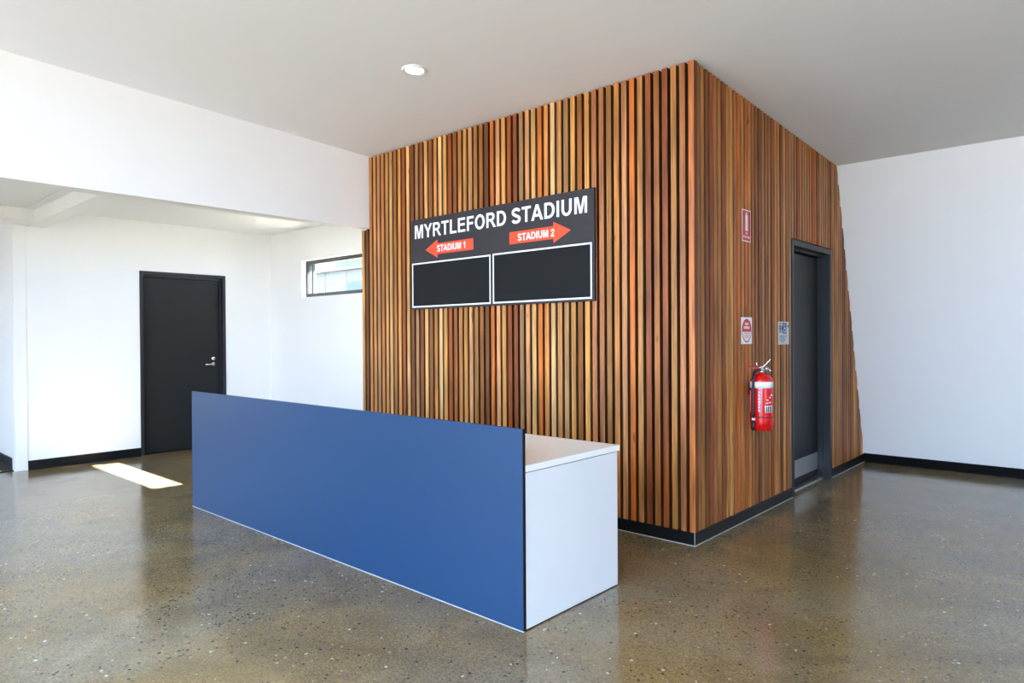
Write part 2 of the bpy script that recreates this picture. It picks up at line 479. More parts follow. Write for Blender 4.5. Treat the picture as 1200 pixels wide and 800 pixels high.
# wall with the slot window
WX0, WX1, WZ0, WZ1 = -5.4925, -3.49, 1.8228, 2.2705
wb = MB()
wb.box(XW - 0.15, WX0, YF, YF + 0.2, 0, ZL); wb.box(WX1, -3.40, YF, YF + 0.2, 0, ZL)
wb.box(WX0, WX1, YF, YF + 0.2, 0, WZ0); wb.box(WX0, WX1, YF, YF + 0.2, WZ1, ZL)
struct(wb.build('wall_back', M['white']), 'white wall with the high slot window')
baseboard('baseboard_back', MB().box(XW, -3.476, YF - 0.012, YF, 0, 0.095), 'black skirting under the slot window')
struct(MB().box(-3.478, -3.40, 0.12, YF, 0, ZL).build('wall_return', M['white']), 'white return wall at the back of the slatted block')
# entry wall beyond the post, facing the mat
struct(MB().box(XV, XW - 0.11, -2.17, -2.02, 0, ZL).build('wall_entry', M['white']), 'grey-white wall beside the entrance mat')
baseboard('baseboard_entry', MB().box(XV, XW - 0.10, -2.184, -2.17, 0, 0.095), 'black skirting beside the entrance mat')

# slot window
def window_unit(name, mk, parent_label, frame_bars, panes, glazed=True, fm='alu'):
    root = empty(name, mk); struct(root, parent_label)
    for b in frame_bars: MB().box(*b).build('frame_bar', M[fm], root)
    if glazed:
        for p in panes: MB().box(*p).build('pane', M['glass'], root)
    return root
fy0, fy1 = YF + 0.062, YF + 0.135
fb = 0.045
window_unit('window_1', (-4.55, YF + 0.1, WZ0), 'high slot window with charcoal aluminium frame',
    [(WX0, WX1, fy0, fy1, WZ0, WZ0 + fb), (WX0, WX1, fy0, fy1, WZ1 - fb, WZ1),
     (WX0, WX0 + 0.028, fy0, fy1, WZ0 + fb, WZ1 - fb), (WX1 - 0.15, WX1, fy0, fy1, WZ0 + fb, WZ1 - fb),  # hidden right bar made wide to trim the end of the sun patch
     (-5.41, -5.385, fy0 + 0.03, fy1 - 0.005, WZ0 + fb, WZ1 - fb)],
    [(WX0 + 0.028, WX1 - 0.15, fy0 + 0.05, fy0 + 0.056, WZ0 + fb, WZ1 - fb)])
# eave outside that window
struct(MB().box(-9.2, -3.4, YF + 0.2, 1.20, 2.68, 2.80).build('trim_1', M['roofing']), 'grey roof eave outside the slot window')

struct(MB().box(XE + 0.15, XE + 1.4, -7.0, 4.2, 2.85, 3.0).build('added_eave', M['roofing']), 'added unseen eave keeping sun out of the glazing on the right')  # added out of view to block direct sun at this glazing
# big glazing of the hall behind the photographer
def glazing(name, axis, at, a0, a1, z0, z1, n, label):
    root = empty(name, (at, (a0 + a1) / 2, z0) if axis == 'x' else ((a0 + a1) / 2, at, z0)); struct(root, label)
    def bar(s0, s1, u0, u1):
        t = 0.05
        b = MB().box(at - t, at + t, s0, s1, u0, u1) if axis == 'x' else MB().box(s0, s1, at - t, at + t, u0, u1)
        b.build('frame_bar', M['alu'], root)
    bar(a0, a1, z0, z0 + 0.06); bar(a0, a1, z1 - 0.06, z1)
    for i in range(n + 1):
        s = a0 + (a1 - a0) * i / n
        bar(max(a0, s - 0.03), min(a1, s + 0.03), z0 + 0.06, z1 - 0.06)
glazing('window_2', 'y', YS, SX0, SX1, SZ0, SZ1, 6, 'wide glazed wall behind the photographer')
glazing('window_3', 'x', XE, EY0, EY1, 0.0, EZ1, 2, 'wide glazed wall on the right of the hall')
glazing('window_4', 'x', XV, VY0, VY1, 0.0, 2.35, 1, 'glazed entrance at the end of the mat')
def holed(axis, a_lo, a_hi, at0, at1, h0, h1, z0, z1, ztop, name, label):
    b = MB()
    def bx(s0, s1, u0, u1):
        if axis == 'x': b.box(at0, at1, s0, s1, u0, u1)
        else: b.box(s0, s1, at0, at1, u0, u1)
    bx(a_lo, h0, 0, ztop); bx(h1, a_hi, 0, ztop); bx(h0, h1, z1, ztop)
    if z0 > 0: bx(h0, h1, 0, z0)
    struct(b.build(name, M['white']), label)
holed('y', XV - 0.2, XE + 0.2, YS - 0.15, YS + 0.05, SX0, SX1, SZ0, SZ1, 3.5, 'wall_south', 'white wall around the glazing behind the photographer')
holed('x', YS, YR + 0.3, XE - 0.05, XE + 0.15, EY0, EY1, 0.0, EZ1, 3.5, 'wall_east', 'white wall around the glazing on the right')
holed('x', YS, -2.02, XV - 0.15, XV + 0.05, VY0, VY1, 0.0, 2.35, 2.7, 'wall_west', 'white wall around the glazed entrance')

# ------------------------------------------------------------------ doors
def lever(parent, x, y, z):
    """lever handle on a rose; door face at x, lever pointing to -y."""
    h = MB().lathe([(0.0, x), (0.026, x), (0.026, x + 0.008), (0.022, x + 0.011), (0.010, x + 0.012), (0.010, x + 0.045), (0.0, x + 0.045)],
                   n=24, axis='x', origin=(0, y, z))
    h.tube([(x + 0.04, y + 0.006, z), (x + 0.045, y - 0.02, z), (x + 0.046, y - 0.06, z), (x + 0.046, y - 0.115, z)], 0.010, 12)
    h.build('handle', M['chrome'], parent)
    MB().lathe([(0.0, x), (0.025, x), (0.025, x + 0.010), (0.019, x + 0.013), (0.007, x + 0.013), (0.007, x + 0.016), (0, x + 0.016)],
               n=24, axis='x', origin=(0, y, z + 0.070)).build('lock_cylinder', M['chrome'], parent)

d1 = empty('door_1', (XW, (LY0 + LY1) / 2, 0)); struct(d1, 'charcoal hinged door in the left white wall')
fw = 0.036
f = MB()
for (a, b) in ((LY0, LY0 + fw), (LY1 - fw, LY1)):
    f.box(XW - 0.15, XW + 0.012, a, b, 0, LH)
f.box(XW - 0.15, XW + 0.012, LY0 + fw, LY1 - fw, LH - fw, LH)
f.build('frame', M['frame'], d1, 0.002)
st = MB()
for (a, b) in ((LY0 + fw, LY0 + fw + 0.012), (LY1 - fw - 0.022, LY1 - fw)):
    st.box(XW - 0.14, XW - 0.035, a, b, 0, LH - fw)
st.box(XW - 0.14, XW - 0.035, LY0 + fw, LY1 - fw, LH - fw - 0.025, LH - fw)
st.build('door_stop', M['frame'], d1, 0.002)
leaf1 = MB().box(XW - 0.10, XW - 0.050, LY0 + fw + 0.012, LY1 - fw - 0.026, 0.012, LH - fw - 0.028).build('leaf', M['door'], d1, 0.002)
MB().box(XW - 0.30, XW - 0.16, LY0 - 0.1, LY1 + 0.1, -0.02, LH + 0.1).build('backing_panel', M['felt'], d1)  # added unseen black box, stops outside light leaking under the leaf
lever(leaf1, XW - 0.050, -0.190, 1.010)

d2 = empty('door_2', (-0.03, (DY0 + DY1) / 2, 0)); struct(d2, 'charcoal door in the slatted wall, steel kick plate')
jw, dx = 0.048, -0.105
f = MB()
for (a, b) in ((DY0, DY0 + jw), (DY1 - jw, DY1)):
    f.box(-0.20, 0.003, a, b, 0, DH)
f.box(-0.20, 0.003, DY0 + jw, DY1 - jw, DH - jw, DH)
f.build('frame', M['frame'], d2, 0.002)
s = MB()
s.box(-0.16, dx + 0.045, DY0 + jw, DY0 + jw + 0.012, 0, DH - jw).box(-0.16, dx + 0.045, DY1 - jw - 0.012, DY1 - jw, 0, DH - jw)
s.box(-0.16, dx + 0.045, DY0 + jw, DY1 - jw, DH - jw - 0.02, DH - jw)
s.build('door_stop', M['frame'], d2)
leaf2 = MB().box(dx - 0.04, dx, DY0 + jw + 0.012, DY1 - jw - 0.014, 0.045, DH - jw - 0.03).build('leaf', M['door'], d2, 0.002)
kp = MB().box(dx, dx + 0.002, DY0 + jw + 0.014, DY1 - jw - 0.020, 0.085, 0.240).build('kick_plate', M['steel'], leaf2)
MB().box(-0.17, -0.06, DY0 + jw, DY1 - jw, 0.0, 0.012).build('threshold', M['steel'], d2)
MB().box(-0.25, -0.205, DY0 - 0.1, DY1 + 0.1, -0.02, DH + 0.1).build('backing_panel', M['felt'], d2)  # added unseen black box that blocks light behind this door
lever(leaf2, dx, DY0 + jw + 0.09, 1.01)

# ------------------------------------------------------------------ steel post and beams
o = MB().box(XW - 0.10, XW + 0.015, PY0, PY1, 0.0, 2.485).build('steel_post', M['steelwhite'], None, 0.004)
tag(o, 'white square steel post beside the entrance mat', 'post')
bA = empty('steel_beam', (-4.9, -2.03, 2.475))
tag(bA, 'white steel I-beam running from the post top towards the bulkhead', 'beam')
MB().box(XW - 0.1, XBB, -2.102, -1.955, 2.475, 2.486).build('lower_flange', M['steelwhite'], bA)
MB().box(XW - 0.1, XBB, -2.034, -2.024, 2.486, 2.648).build('web', M['steelwhite'], bA)
MB().box(XW - 0.1, XBB, -2.102, -1.955, 2.648, 2.659).build('upper_flange', M['steelwhite'], bA)
bB = empty('steel_beam', (XW, -3.6, 2.487))
tag(bB, 'white steel lintel beam resting over the entrance opening', 'beam')
MB().box(XW - 0.11, XW + 0.006, -5.2, -2.104, 2.545, 2.659).build('web', M['steelwhite'], bB)
MB().prism([(XW - 0.11, 2.487), (XW + 0.020, 2.487), (XW + 0.026, 2.493), (XW + 0.006, 2.545), (XW - 0.11, 2.545)], -5.2, -2.104, 'y').build('lower_flange', M['steelwhite'], bB)

# entrance mat
mroot = empty('entrance_mat', (-7.1, -3.6, 0))
tag(mroot, 'dark speckled entrance mat with black edging beside the white post', 'mat')
MB().box(-7.70, -6.34, -5.0, -2.20, 0.0, 0.006).build('carpet', M['mat'], mroot)
fr = MB().box(-6.34, -6.315, -5.0, -2.19, 0, 0.008).box(-7.72, -7.70, -5.0, -2.19, 0, 0.008).box(-7.70, -6.34, -2.20, -2.188, 0, 0.008).box(-7.70, -6.34, -5.012, -5.0, 0, 0.008)
fr.build('edging', M['black'], mroot)
for i in range(8):
    yy = -2.32 - 0.33 * i
    MB().box(-7.70, -6.34, yy, yy + 0.012, 0.006, 0.0075).build('scraper_bar', M['steel'], mroot)

# ------------------------------------------------------------------ reception desk
desk = empty('reception_desk', (-1.73, -1.25, 0))
tag(desk, 'long reception desk with blue front panel and white bench', 'desk')
D0, D1, DYF = -3.470, 0.0, -1.640
fp = MB().box(D0, D1 - 0.002, DYF, DYF + 0.018, 0.004, 0.911).build('front_panel', M['blue'], desk, 0.0012)
fp['label'] = 'blue laminate front panel'
MB().box(D1 - 0.002, D1, DYF, DYF + 0.018, 0.004, 0.911).build('edge_band', M['black'], fp)
MB().box(D0, D1, DYF - 0.002, DYF + 0.010, 0.0, 0.0035).build('sealant_bead', M['seal'], fp)
top = MB().box(D0 + 0.01, D1, DYF + 0.018, -0.852, 0.7145, 0.7448).build('benchtop', M['lam'], desk, 0.0015)
for x0, x1 in ((D1 - 0.020, D1 - 0.002), (-1.76, -1.742), (D0 + 0.012, D0 + 0.030)):
    MB().box(x0, x1, DYF + 0.018, -0.874, 0.006, 0.711).build('end_panel', M['lam_panel'], desk, 0.0008)
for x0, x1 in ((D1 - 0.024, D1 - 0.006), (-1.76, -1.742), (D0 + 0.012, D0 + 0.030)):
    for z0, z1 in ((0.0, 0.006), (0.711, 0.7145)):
        MB().box(x0, x1, DYF + 0.020, -0.880, z0, z1).build('shadow_strip', M['black'], desk)  # black strips stand in for the shadow line between top and panels
MB().box(D0 + 0.03, D1 - 0.02, DYF + 0.018, DYF + 0.034, 0.10, 0.711).build('backing_panel', M['lam'], desk)

# ------------------------------------------------------------------ lettering
def text_mesh(body, width, height, bold=0.0, ext=0.0006, spacing=1.0):
    """flat lettering in a local x / z frame, lower-left at the origin, scaled to width and height."""
    c = bpy.data.curves.new('lettering', 'FONT')
    c.body = body; c.size = 1.0; c.offset = bold; c.space_character = spacing; c.resolution_u = 3
    o = bpy.data.objects.new('lettering', c); col.objects.link(o)
    bpy.context.view_layer.update()
    me = bpy.data.meshes.new_from_object(o.evaluated_get(bpy.context.evaluated_depsgraph_get()))
    bpy.data.objects.remove(o); bpy.data.curves.remove(c)
    xs = [v.co.x for v in me.vertices]; ys = [v.co.y for v in me.vertices]
    sx, sy = width / (max(xs) - min(xs)), height / (max(ys) - min(ys))
    x0, y0 = min(xs), min(ys)
    for v in me.vertices:
        v.co = Vector(((v.co.x - x0) * sx, 0.0, (v.co.y - y0) * sy))
    bm = bmesh.new(); bm.from_mesh(me)
    bmesh.ops.recalc_face_normals(bm, faces=bm.faces)
    r = bmesh.ops.extrude_face_region(bm, geom=bm.faces[:])
    for e in r['geom']:
        if isinstance(e, bmesh.types.BMVert): e.co.y -= ext
    bmesh.ops.recalc_face_normals(bm, faces=bm.faces)
    bm.to_mesh(me); bm.free()
    return me
def lettering(body, parent, width, height, m, origin, face, bold=0.0, spacing=1.0, name='lettering'):
    """face 'front': reads along +x on a -y face; face 'side': reads along +y on a +x face."""
    me = text_mesh(body, width, height, bold, spacing=spacing)
    me.materials.append(m)
    o = bpy.data.objects.new(name, me)
    if face == 'side':
        me.transform(Matrix.Rotation(math.radians(90), 4, 'Z'))
    me.transform(Matrix.Translation(origin))
    link(o, parent)
    return o

def arc(cx, cy, rx, ry, a0, a1, n=14):
    return [(cx + rx * math.cos(math.radians(a0 + (a1 - a0) * i / n)), cy + ry * math.sin(math.radians(a0 + (a1 - a0) * i / n))) for i in range(n + 1)]
def stroke(path, w):
    """outline of a constant-width stroke along a path."""
    l, r = [], []
    for i, p in enumerate(path):
        a, b = Vector(path[max(0, i - 1)]), Vector(path[min(len(path) - 1, i + 1)])
        t = (b - a).normalized(); n = Vector((-t.y, t.x)) * (w / 2)
        l.append((p[0] + n.x, p[1] + n.y)); r.append((p[0] - n.x, p[1] - n.y))
    return l + r[::-1]
# bold grotesque capitals, 1000 units to the em, capital height 716: (advance, outlines)
GLYPH = {
    'M': (833, [[(70, 0), (70, 716), (286, 716), (416, 228), (544, 716), (761, 716), (761, 0), (627, 0), (627, 564), (485, 0), (346, 0), (204, 564), (204, 0)]]),
    'Y': (667, [[(261, 0), (261, 301), (0, 716), (169, 716), (337, 433), (502, 716), (668, 716), (405, 300), (405, 0)]]),
    'T': (611, [[(234, 0), (234, 595), (21, 595), (21, 716), (590, 716), (590, 595), (378, 595), (378, 0)]]),
    'L': (611, [[(77, 0), (77, 716), (221, 716), (221, 121), (580, 121), (580, 0)]]),
    'E': (667, [[(73, 0), (73, 716), (604, 716), (604, 595), (217, 595), (217, 436), (577, 436), (577, 315), (217, 315), (217, 121), (617, 121), (617, 0)]]),
    'F': (611, [[(74, 0), (74, 716), (565, 716), (565, 595), (218, 595), (218, 425), (517, 425), (517, 304), (218, 304), (218, 0)]]),
    'I': (278, [[(68, 0), (68, 716), (213, 716), (213, 0)]]),
    'A': (722, [[(718, 0), (561, 0), (498, 163), (212, 163), (153, 0), (0, 0), (279, 716), (432, 716)], [(452, 284), (257, 284), (354, 549)]]),
    'D': (722, [[(72, 0), (72, 716)] + arc(330, 358, 353, 358, 90, -90), [(217, 121), (217, 595)] + arc(320, 358, 213, 237, 90, -90)]),
    'O': (778, [arc(390, 358, 347, 370, 0, 345, 23), arc(390, 358, 198, 246, 0, 345, 23)]),
    'R': (722, [[(73, 0), (73, 716)] + arc(410, 511, 222, 205, 90, -72) + [(545, 250), (723, 0), (550, 0), (430, 180), (360, 275), (310, 299), (217, 299), (217, 0)],
                [(217, 413), (217, 595)] + arc(382, 504, 101, 91, 90, -90)]),
    'S': (667, [stroke(arc(333, 522, 212, 136, 12, 245, 18) + arc(330, 192, 222, 136, 68, -168, 18), 143)]),
    'U': (722, [[(71, 716)] + arc(359, 285, 288, 297, 180, 360, 20) + [(648, 716), (503, 716)] + arc(359, 285, 144, 174, 360, 180, 20) + [(216, 716)]]),
    '1': (556, [[(394, 0), (257, 0), (257, 517), (200, 470), (69, 422), (69, 547), (160, 590), (235, 650), (283, 719), (394, 719)]]),
    '2': (556, [[(506, 0), (28, 0), (50, 90), (120, 195), (250, 320), (345, 430), (358, 505)] + arc(273, 505, 85, 100, 0, 172, 10) + [(44, 492)] + arc(275, 515, 224, 204, 172, -8, 14) + [(470, 400), (380, 290), (270, 195), (236, 127), (506, 127)]]),
    ' ': (278, [])}
def glyph_mesh(outlines, sx, sz, ext):
    c = bpy.data.curves.new('letter', 'CURVE'); c.dimensions = '2D'; c.fill_mode = 'BOTH'; c.extrude = ext
    for out in outlines:
        sp = c.splines.new('POLY'); sp.points.add(len(out) - 1); sp.use_cyclic_u = True
        for p, q in zip(sp.points, out): p.co = (q[0] * sx, q[1] * sz, 0, 1)
    o = bpy.data.objects.new('letter', c); col.objects.link(o)
    bpy.context.view_layer.update()
    me = bpy.data.meshes.new_from_object(o.evaluated_get(bpy.context.evaluated_depsgraph_get()))
    bpy.data.objects.remove(o); bpy.data.curves.remove(c)
    me.transform(Matrix.Rotation(math.radians(90), 4, 'X'))
    return me
def letters(body, parent, x, y, z, width, height, m, ext=0.0005):
    """one object per letter, reading along +x on a face turned to -y."""
    total = sum(GLYPH[ch][0] for ch in body) - 70 - 60
    sx, sz = width / total, height / 716
    pen = -65
    for ch in body:
        adv, outs = GLYPH[ch]
        if outs:
            me = glyph_mesh(outs, sx, sz, ext)
            me.materials.clear(); me.materials.append(m)
            me.transform(Matrix.Translation((x + pen * sx, y, z)))
            o = bpy.data.objects.new('letter', me); link(o, parent)
        pen += adv

# ------------------------------------------------------------------ direction sign
S0, S1, Z0, Z1 = -2.7148, -0.7375, 1.5729, 2.3642
sign = empty('wall_sign', (-1.726, -0.012, Z0))
tag(sign, 'charcoal stadium direction sign with white lettering and orange arrows on the slats', 'sign')
YB = -0.024
MB().box(S0, S1, YB, -0.0005, Z0, Z1).build('board', M['board'], sign, 0.001)
letters('MYRTLEFORD STADIUM', sign, -2.666, YB, 2.1955, 1.870, 0.118, M['print_white'])
def arrow(pts, body, tx, tw):
    a = MB().prism(pts, YB - 0.0008, YB, 'y').build('arrow', M['print_orange'], sign)
    letters(body, a, tx, YB - 0.0008, 2.0590, tw, 0.055, M['print_white'])
arrow([(-2.524, 2.086), (-2.367, 2.163), (-2.367, 2.131), (-1.931, 2.131), (-1.931, 2.039), (-2.367, 2.039), (-2.367, 2.008)], 'STADIUM 1', -2.371, 0.352)
arrow([(-0.939, 2.088), (-1.099, 2.165), (-1.099, 2.134), (-1.533, 2.134), (-1.533, 2.041), (-1.099, 2.041), (-1.099, 2.010)], 'STADIUM 2', -1.446, 0.354)
def panel(x0, x1, z0, z1):
    p = MB().box(x0, x1, YB - 0.002, YB, z0, z1).build('chalkboard_panel', M['chalk'], sign)
    w = 0.012
    b = MB().box(x0, x1, YB - 0.003, YB - 0.002, z0, z0 + w).box(x0, x1, YB - 0.003, YB - 0.002, z1 - w, z1)
    b.box(x0, x0 + w, YB - 0.003, YB - 0.002, z0 + w, z1 - w).box(x1 - w, x1, YB - 0.003, YB - 0.002, z0 + w, z1 - w)
    b.build('border', M['print_white'], p)
panel(-2.702, -1.737, 1.589, 1.980)
panel(-1.712, -0.757, 1.589, 1.983)
for x, z in ((-2.70, 2.349), (-1.80, 2.349), (-0.752, 2.349), (-2.70, 1.581), (-1.724, 1.581), (-0.752, 1.581)):
    MB().lathe([(0, -0.002), (0.005, -0.002), (0.006, 0.0)], n=12, axis='y', origin=(x, YB, z)).build('screw', M['ink'], sign)

# ------------------------------------------------------------------ safety signs on the side slats
def disc(y, z, r, n=40, a0=0, a1=360):
    return [(y + r * math.cos(math.radians(a0 + (a1 - a0) * i / n)), z + r * math.sin(math.radians(a0 + (a1 - a0) * i / n))) for i in range(n + (0 if a1 - a0 == 360 else 1))]
def plate(name, y0, y1, z0, z1, m, label, x=0.0, t=0.003):
    r = empty(name, (x, (y0 + y1) / 2, z0)); tag(r, label, 'sign')
    MB().box(x + 0.0005, x + t, y0, y1, z0, z1).build('plate', m, r)
    return r, x + t
def pr_x(r, x, pts, m, name, lift=0.0004):
    return MB().prism(pts, x, x + lift, 'x').build(name, m, r)
rect = lambda a, b, c, d: [(a, c), (b, c), (b, d), (a, d)]

r, x = plate('safety_sign', 0.727, 0.876, 1.994, 2.221, M['print_white'], 'tall red fire extinguisher location sign high on the side slats')
pr_x(r, x, rect(0.734, 0.869, 2.001, 2.214), M['red'], 'red_field')
x += 0.0004
yc = 0.8015
pr_x(r, x, [(yc - 0.022, 2.070), (yc + 0.022, 2.070), (yc + 0.022, 2.178), (yc + 0.016, 2.188), (yc - 0.016, 2.188), (yc - 0.022, 2.178)], M['print_white'], 'extinguisher_symbol')
pr_x(r, x, [(yc - 0.010, 2.190), (yc + 0.010, 2.190), (yc + 0.014, 2.204), (yc - 0.018, 2.200)], M['print_white'], 'valve_symbol')
lettering('FIRE', r, 0.036, 0.016, M['print_white'], (x, yc - 0.018, 2.044), 'side', bold=0.02)
lettering('EXTINGUISHER', r, 0.116, 0.014, M['print_white'], (x, yc - 0.058, 2.020), 'side', bold=0.02)

r, x = plate('safety_sign', 0.706, 0.892, 1.263, 1.455, M['print_white'], 'square white sign with a red disc above the extinguisher')
yc, zz = 0.799, 1.359
pr_x(r, x, disc(yc, zz, 0.084), M['red'], 'red_disc')
x1 = x + 0.0004
pr_x(r, x1, disc(yc, zz, 0.074, 30, 187, 353), M['print_white'], 'white_segment')
pr_x(r, x1, rect(yc - 0.084, yc + 0.084, zz - 0.012, zz - 0.008), M['print_white'], 'divider')
for z, w, n, h in ((1.398, 0.062, 4, 0.018), (1.372, 0.100, 6, 0.018)):
    for i in range(n):
        a = yc - w / 2 + w * i / n
        pr_x(r, x1, rect(a, a + w / n * 0.78, z, z + h), M['print_white'], 'print_mark')
for z, w in ((1.338, 0.100), (1.327, 0.110), (1.316, 0.100), (1.306, 0.085)):
    pr_x(r, x1 + 0.0004, rect(yc - w / 2, yc + w / 2, z, z + 0.005), M['pinkink'], 'print_line')

r, x = plate('toilet_sign', 1.397, 1.628, 1.251, 1.432, M['signgrey'], 'grey unisex and wheelchair access toilet sign beside the side door')
def person(yc, z0, m, skirt):
    b = MB()
    b.prism(disc(yc, z0 + 0.074, 0.0095, 16), x, x + 0.0005, 'x')
    if skirt: b.prism([(yc - 0.008, z0 + 0.062), (yc + 0.008, z0 + 0.062), (yc + 0.022, z0 + 0.026), (yc - 0.022, z0 + 0.026)], x, x + 0.0005, 'x')
    else: b.prism(rect(yc - 0.015, yc + 0.015, z0 + 0.028, z0 + 0.062), x, x + 0.0005, 'x')
    b.prism(rect(yc - 0.011, yc - 0.002, z0, z0 + 0.030), x, x + 0.0005, 'x'); b.prism(rect(yc + 0.002, yc + 0.011, z0, z0 + 0.030), x, x + 0.0005, 'x')
    b.build('figure_symbol', m, r)
person(1.437, 1.342, M['ink'], False)
person(1.483, 1.342, M['ink'], True)
sq = pr_x(r, x, rect(1.505, 1.572, 1.337, 1.424), M['navy'], 'access_square')
wc = MB(); xx = x + 0.0004
wc.prism(disc(1.534, 1.414, 0.0070, 14), xx, xx + 0.0004, 'x')
wc.prism([(1.530, 1.404), (1.537, 1.404), (1.539, 1.382), (1.556, 1.382), (1.562, 1.358), (1.556, 1.357), (1.551, 1.375), (1.532, 1.375)], xx, xx + 0.0004, 'x')
ring_o, ring_i = disc(1.537, 1.366, 0.0215, 24, 110, 370), disc(1.537, 1.366, 0.0155, 24, 110, 370)
wc.prism(ring_o + ring_i[::-1], xx, xx + 0.0004, 'x')
wc.build('wheelchair_symbol', M['print_white'], sq)
pr_x(r, x, disc(1.606, 1.398, 0.012, 16), M['ink'], 'handle_symbol')
for z, n, y in ((1.316, 6, 1.430), (1.302, 4, 1.440), (1.286, 5, 1.430), (1.270, 3, 1.450)):
    b = MB()
    for i in range(n):
        yy = y + 0.026 * i
        b.prism(disc(yy, z, 0.0045, 8), x, x + 0.0008, 'x'); b.prism(disc(yy + 0.008, z + 0.006, 0.0035, 8), x, x + 0.0008, 'x')
    b.build('braille_dots', M['ink'], r)

# ------------------------------------------------------------------ fire extinguisher
ex, ey = 0.112, 0.790
E0 = 0.662
ext = empty('fire_extinguisher', (ex, ey, E0))
tag(ext, 'red fire extinguisher with white band hung on the side slats', 'extinguisher')
R = 0.077
MB().lathe([(0, E0), (R - 0.008, E0), (R - 0.002, E0 + 0.004), (R - 0.001, E0 + 0.060), (R, E0 + 0.066), (R, 1.000), (R - 0.004, 1.020), (R - 0.014, 1.037),
            (R - 0.032, 1.050), (0.024, 1.056), (0.022, 1.066), (0, 1.066)], ex, ey, 48).build('cylinder', M['extred'], ext)
cyl = ext.children[0]
def wrap(z0, z1, a0, a1, m, name, lift=0.0006, n=24):
    """curved label on the cylinder; angles in degrees about its axis."""
    b = MB(); vs = []
    for i in range(n + 1):
        a = math.radians(a0 + (a1 - a0) * i / n)
        for rr in (R - 0.002, R + lift):
            for z in (z0, z1):
                vs.append((ex + rr * math.cos(a), ey + rr * math.sin(a), z))
    fs = []
    for i in range(n):
        k = 4 * i
        fs += [(k + 2, k + 6, k + 7, k + 3), (k + 0, k + 1, k + 5, k + 4), (k + 1, k + 3, k + 7, k + 5), (k + 0, k + 4, k + 6, k + 2)]
    fs += [(0, 2, 3, 1), (4 * n, 4 * n + 1, 4 * n + 3, 4 * n + 2)]
    b.poly(vs, fs, True)
    return b.build(name, m, cyl)
# the side turned to the hall is about -69 degrees; larger angles go to the right
wrap(0.958, 1.002, 0, 360, M['print_white'], 'white_band', n=48)
wrap(0.752, 0.758, 0, 360, M['rubber'], 'strap', 0.0020, 48)
wrap(0.790, 0.945, -86, -70, M['pinkink'], 'label_panel')
for i in range(7):
    wrap(0.796 + i * 0.021, 0.808 + i * 0.021, -84, -74 - (i % 3) * 2, M['print_white'], 'label_line', 0.0010, 6)
wrap(0.785, 0.935, -150, -136, M['pinkink'], 'label_panel')
wrap(0.790, 0.836, -52, -4, M['print_white'], 'pictogram_panel')
for i, (a, m) in enumerate(((-47, 'green'), (-37, 'ink'), (-27, 'green'), (-17, 'ink'))):
    wrap(0.794, 0.831, a, a + 7, M[m], 'pictogram', 0.0010, 4)
for i, (a, z, w) in enumerate(((-46, 0.850, 12), (-30, 0.855, 12), (-42, 0.872, 9), (-26, 0.890, 8), (-18, 0.905, 12))):
    wrap(z, z + 0.008, a, a + w, M['print_white'], 'label_line', 0.0008, 5)
# valve head
vz = 1.064
valve = MB().lathe([(0, vz), (0.018, vz), (0.018, vz + 0.010), (0.013, vz + 0.012), (0.013, vz + 0.034), (0.010, vz + 0.040), (0, vz + 0.040)], ex, ey, 24)
valve.build('valve', M['chrome'], ext)
hl = Vector((-0.80, -0.60, 0)); hr = -hl
c0 = Vector((ex, ey, vz + 0.03))
def strip(pts, w, t, name, m, parent):
    """flat bent lever: pts along its length, width w across, thickness t upwards."""
    b = MB(); side = Vector((hl.y, -hl.x, 0)) * (w / 2)
    vs, fs = [], []
    for p in pts:
        for q in (p - side, p + side, p + side + Vector((0, 0, t)), p - side + Vector((0, 0, t))): vs.append(q)
    for i in range(len(pts) - 1):
        k = 4 * i
        for a in range(4): fs.append((k + a, k + (a + 1) % 4, k + 4 + (a + 1) % 4, k + 4 + a))
    fs += [(0, 1, 2, 3), tuple(4 * (len(pts) - 1) + a for a in range(4))]
    b.poly(vs, fs)
    return b.build(name, m, parent)
strip([c0 - hr * 0.020, c0 + hr * 0.012 + Vector((0, 0, 0.010)), c0 + hr * 0.060 + Vector((0, 0, 0.060))], 0.018, 0.006, 'squeeze_lever', M['chrome'], ext)
strip([c0 - hr * 0.01 - Vector((0, 0, 0.012)), c0 + hr * 0.045 - Vector((0, 0, 0.010)), c0 + hr * 0.062 - Vector((0, 0, 0.020))], 0.020, 0.005, 'carry_handle', M['chrome'], ext)
strip([c0 - Vector((0, 0, 0.004)) + hl * 0.01, c0 + hl * 0.070 - Vector((0, 0, 0.004)), c0 + hl * 0.082 + Vector((0, 0, 0.006)), c0 + hl * 0.084 + Vector((0, 0, 0.050))], 0.018, 0.011, 'safety_pin', M['red'], ext)
MB().tube([c0 + hl * 0.03, c0 + hl * 0.034 + Vector((0, 0, 0.030)), c0 + hl * 0.036 + Vector((0, 0, 0.044))], 0.006, 10).build('pin_ring', M['chrome'], ext)
g = MB().tube([c0 + hr * 0.034 - Vector((0, 0, 0.002)) + Vector((0.01, -0.026, 0)), c0 + hr * 0.034 - Vector((0, 0, 0.002)) + Vector((0.004, -0.006, 0))], 0.014, 18)
g.build('pressure_gauge', M['steel'], ext)
hd = Vector((-0.27, -0.96, 0))
base = Vector((ex, ey, 0)) + hd * (R + 0.011)
hose = [Vector((ex, ey, vz + 0.018)) + hd * 0.012, Vector((ex, ey, vz + 0.020)) + hd * 0.045, Vector((ex, ey, vz + 0.004)) + hd * 0.074,
        base + Vector((0, 0, 1.030)), base + Vector((0, 0, 0.98)), base + Vector((0, 0, 0.90)), base + Vector((0, 0, 0.80)), base + Vector((0, 0, 0.735))]
MB().tube(hose, 0.0095, 14).build('hose', M['rubber'], ext)
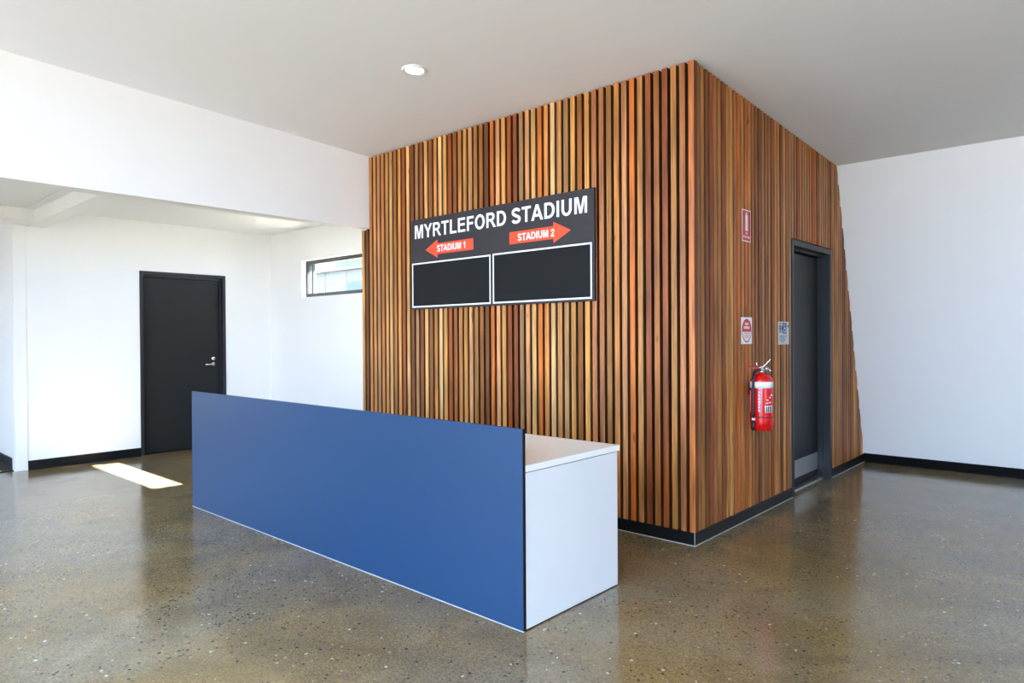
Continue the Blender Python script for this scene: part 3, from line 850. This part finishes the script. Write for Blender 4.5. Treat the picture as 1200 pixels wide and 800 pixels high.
MB().tube([base + Vector((0, 0, 0.750)), base + Vector((0, 0, 0.735))], 0.0115, 14).build('hose_clip', M['print_white'], ext)
MB().tube([base + Vector((0, 0, 0.736)), base + Vector((0, 0, 0.700)), base + Vector((0, 0, 0.664))], 0.0112, 14).build('nozzle', M['rubber'], ext)
MB().box(0.0005, 0.058, ey + 0.040, ey + 0.062, 0.90, 0.99).build('wall_bracket', M['rubber'], ext)

# ------------------------------------------------------------------ downlight
lx, ly = -1.504, -0.989
lz = zc(lx, ly)
dl = empty('downlight', (lx, ly, lz)); tag(dl, 'round recessed downlight with white rim in the sloping ceiling', 'downlight')
tilt = Matrix.Rotation(-math.atan(0.0462), 4, 'X')
def tilted(mb, name, m):
    me = mb.mesh(name); me.materials.append(m)
    me.transform(Matrix.Translation((lx, ly, lz)) @ tilt)
    o = bpy.data.objects.new(name, me); link(o, dl); return o
tilted(MB().lathe([(0.066, -0.001), (0.066, -0.006), (0.072, -0.012), (0.080, -0.010), (0.086, -0.003), (0.086, -0.0005), (0.066, -0.0005)], n=40), 'rim', M['lam'])
tilted(MB().lathe([(0.0, -0.003), (0.060, -0.003), (0.060, -0.001)], n=40), 'lens', M['lamp'])
tilted(MB().lathe([(0.060, -0.0008), (0.060, -0.004), (0.066, -0.010), (0.068, -0.010), (0.068, -0.0008)], n=40), 'rim_shadow', M['steel'])  # grey ring put in for the shadow inside the rim

# ------------------------------------------------------------------ outside the slot window
g = MB().box(-70, 45, -45, 60, -0.32, -0.12).build('ground', M['ground'])
struct(g, 'pale concrete ground outside the building')
shed = empty('shed', (-22, 13, -0.12)); tag(shed, 'pale clad neighbouring shed seen through the slot window', 'building')
for i, (x0, x1) in enumerate(((-30, -22.9), (-22.86, -21.36), (-21.32, -18.0))):
    MB().box(x0, x1, 12.0, 12.2, -0.12, 4.05).build('cladding_panel', M['shed'], shed)
MB().box(-21.32, -18.0, 11.97, 12.0, -0.12, 3.60).build('lower_band', M['shed2'], shed)
MB().prism([(11.7, 4.05), (20, 4.9), (20, 5.0), (11.7, 4.15)], -30, -18, 'x').build('roof', M['roofing'], shed)
MB().box(-30, -18, 19.8, 20, -0.12, 4.9).build('rear_wall', M['shed'], shed)
def bush():
    bm = bmesh.new()
    bmesh.ops.create_icosphere(bm, subdivisions=4, radius=1.0)
    for v in bm.verts:
        n = math.sin(v.co.x * 7 + 1) * math.cos(v.co.y * 6) * 0.10 + math.sin(v.co.z * 11 + v.co.x * 5) * 0.06 + random.uniform(-0.03, 0.03)
        v.co = v.co * (1 + n)
        v.co.x *= 16; v.co.y *= 7; v.co.z *= 11.5
    me = bpy.data.meshes.new('foliage'); bm.to_mesh(me); bm.free(); me.materials.append(M['hill'])
    return me
hill = bpy.data.objects.new('hillside_bush', bush()); col.objects.link(hill); hill.location = (-45, 36, -0.4)
tag(hill, 'hazy green hillside beyond the neighbouring shed', 'hill')
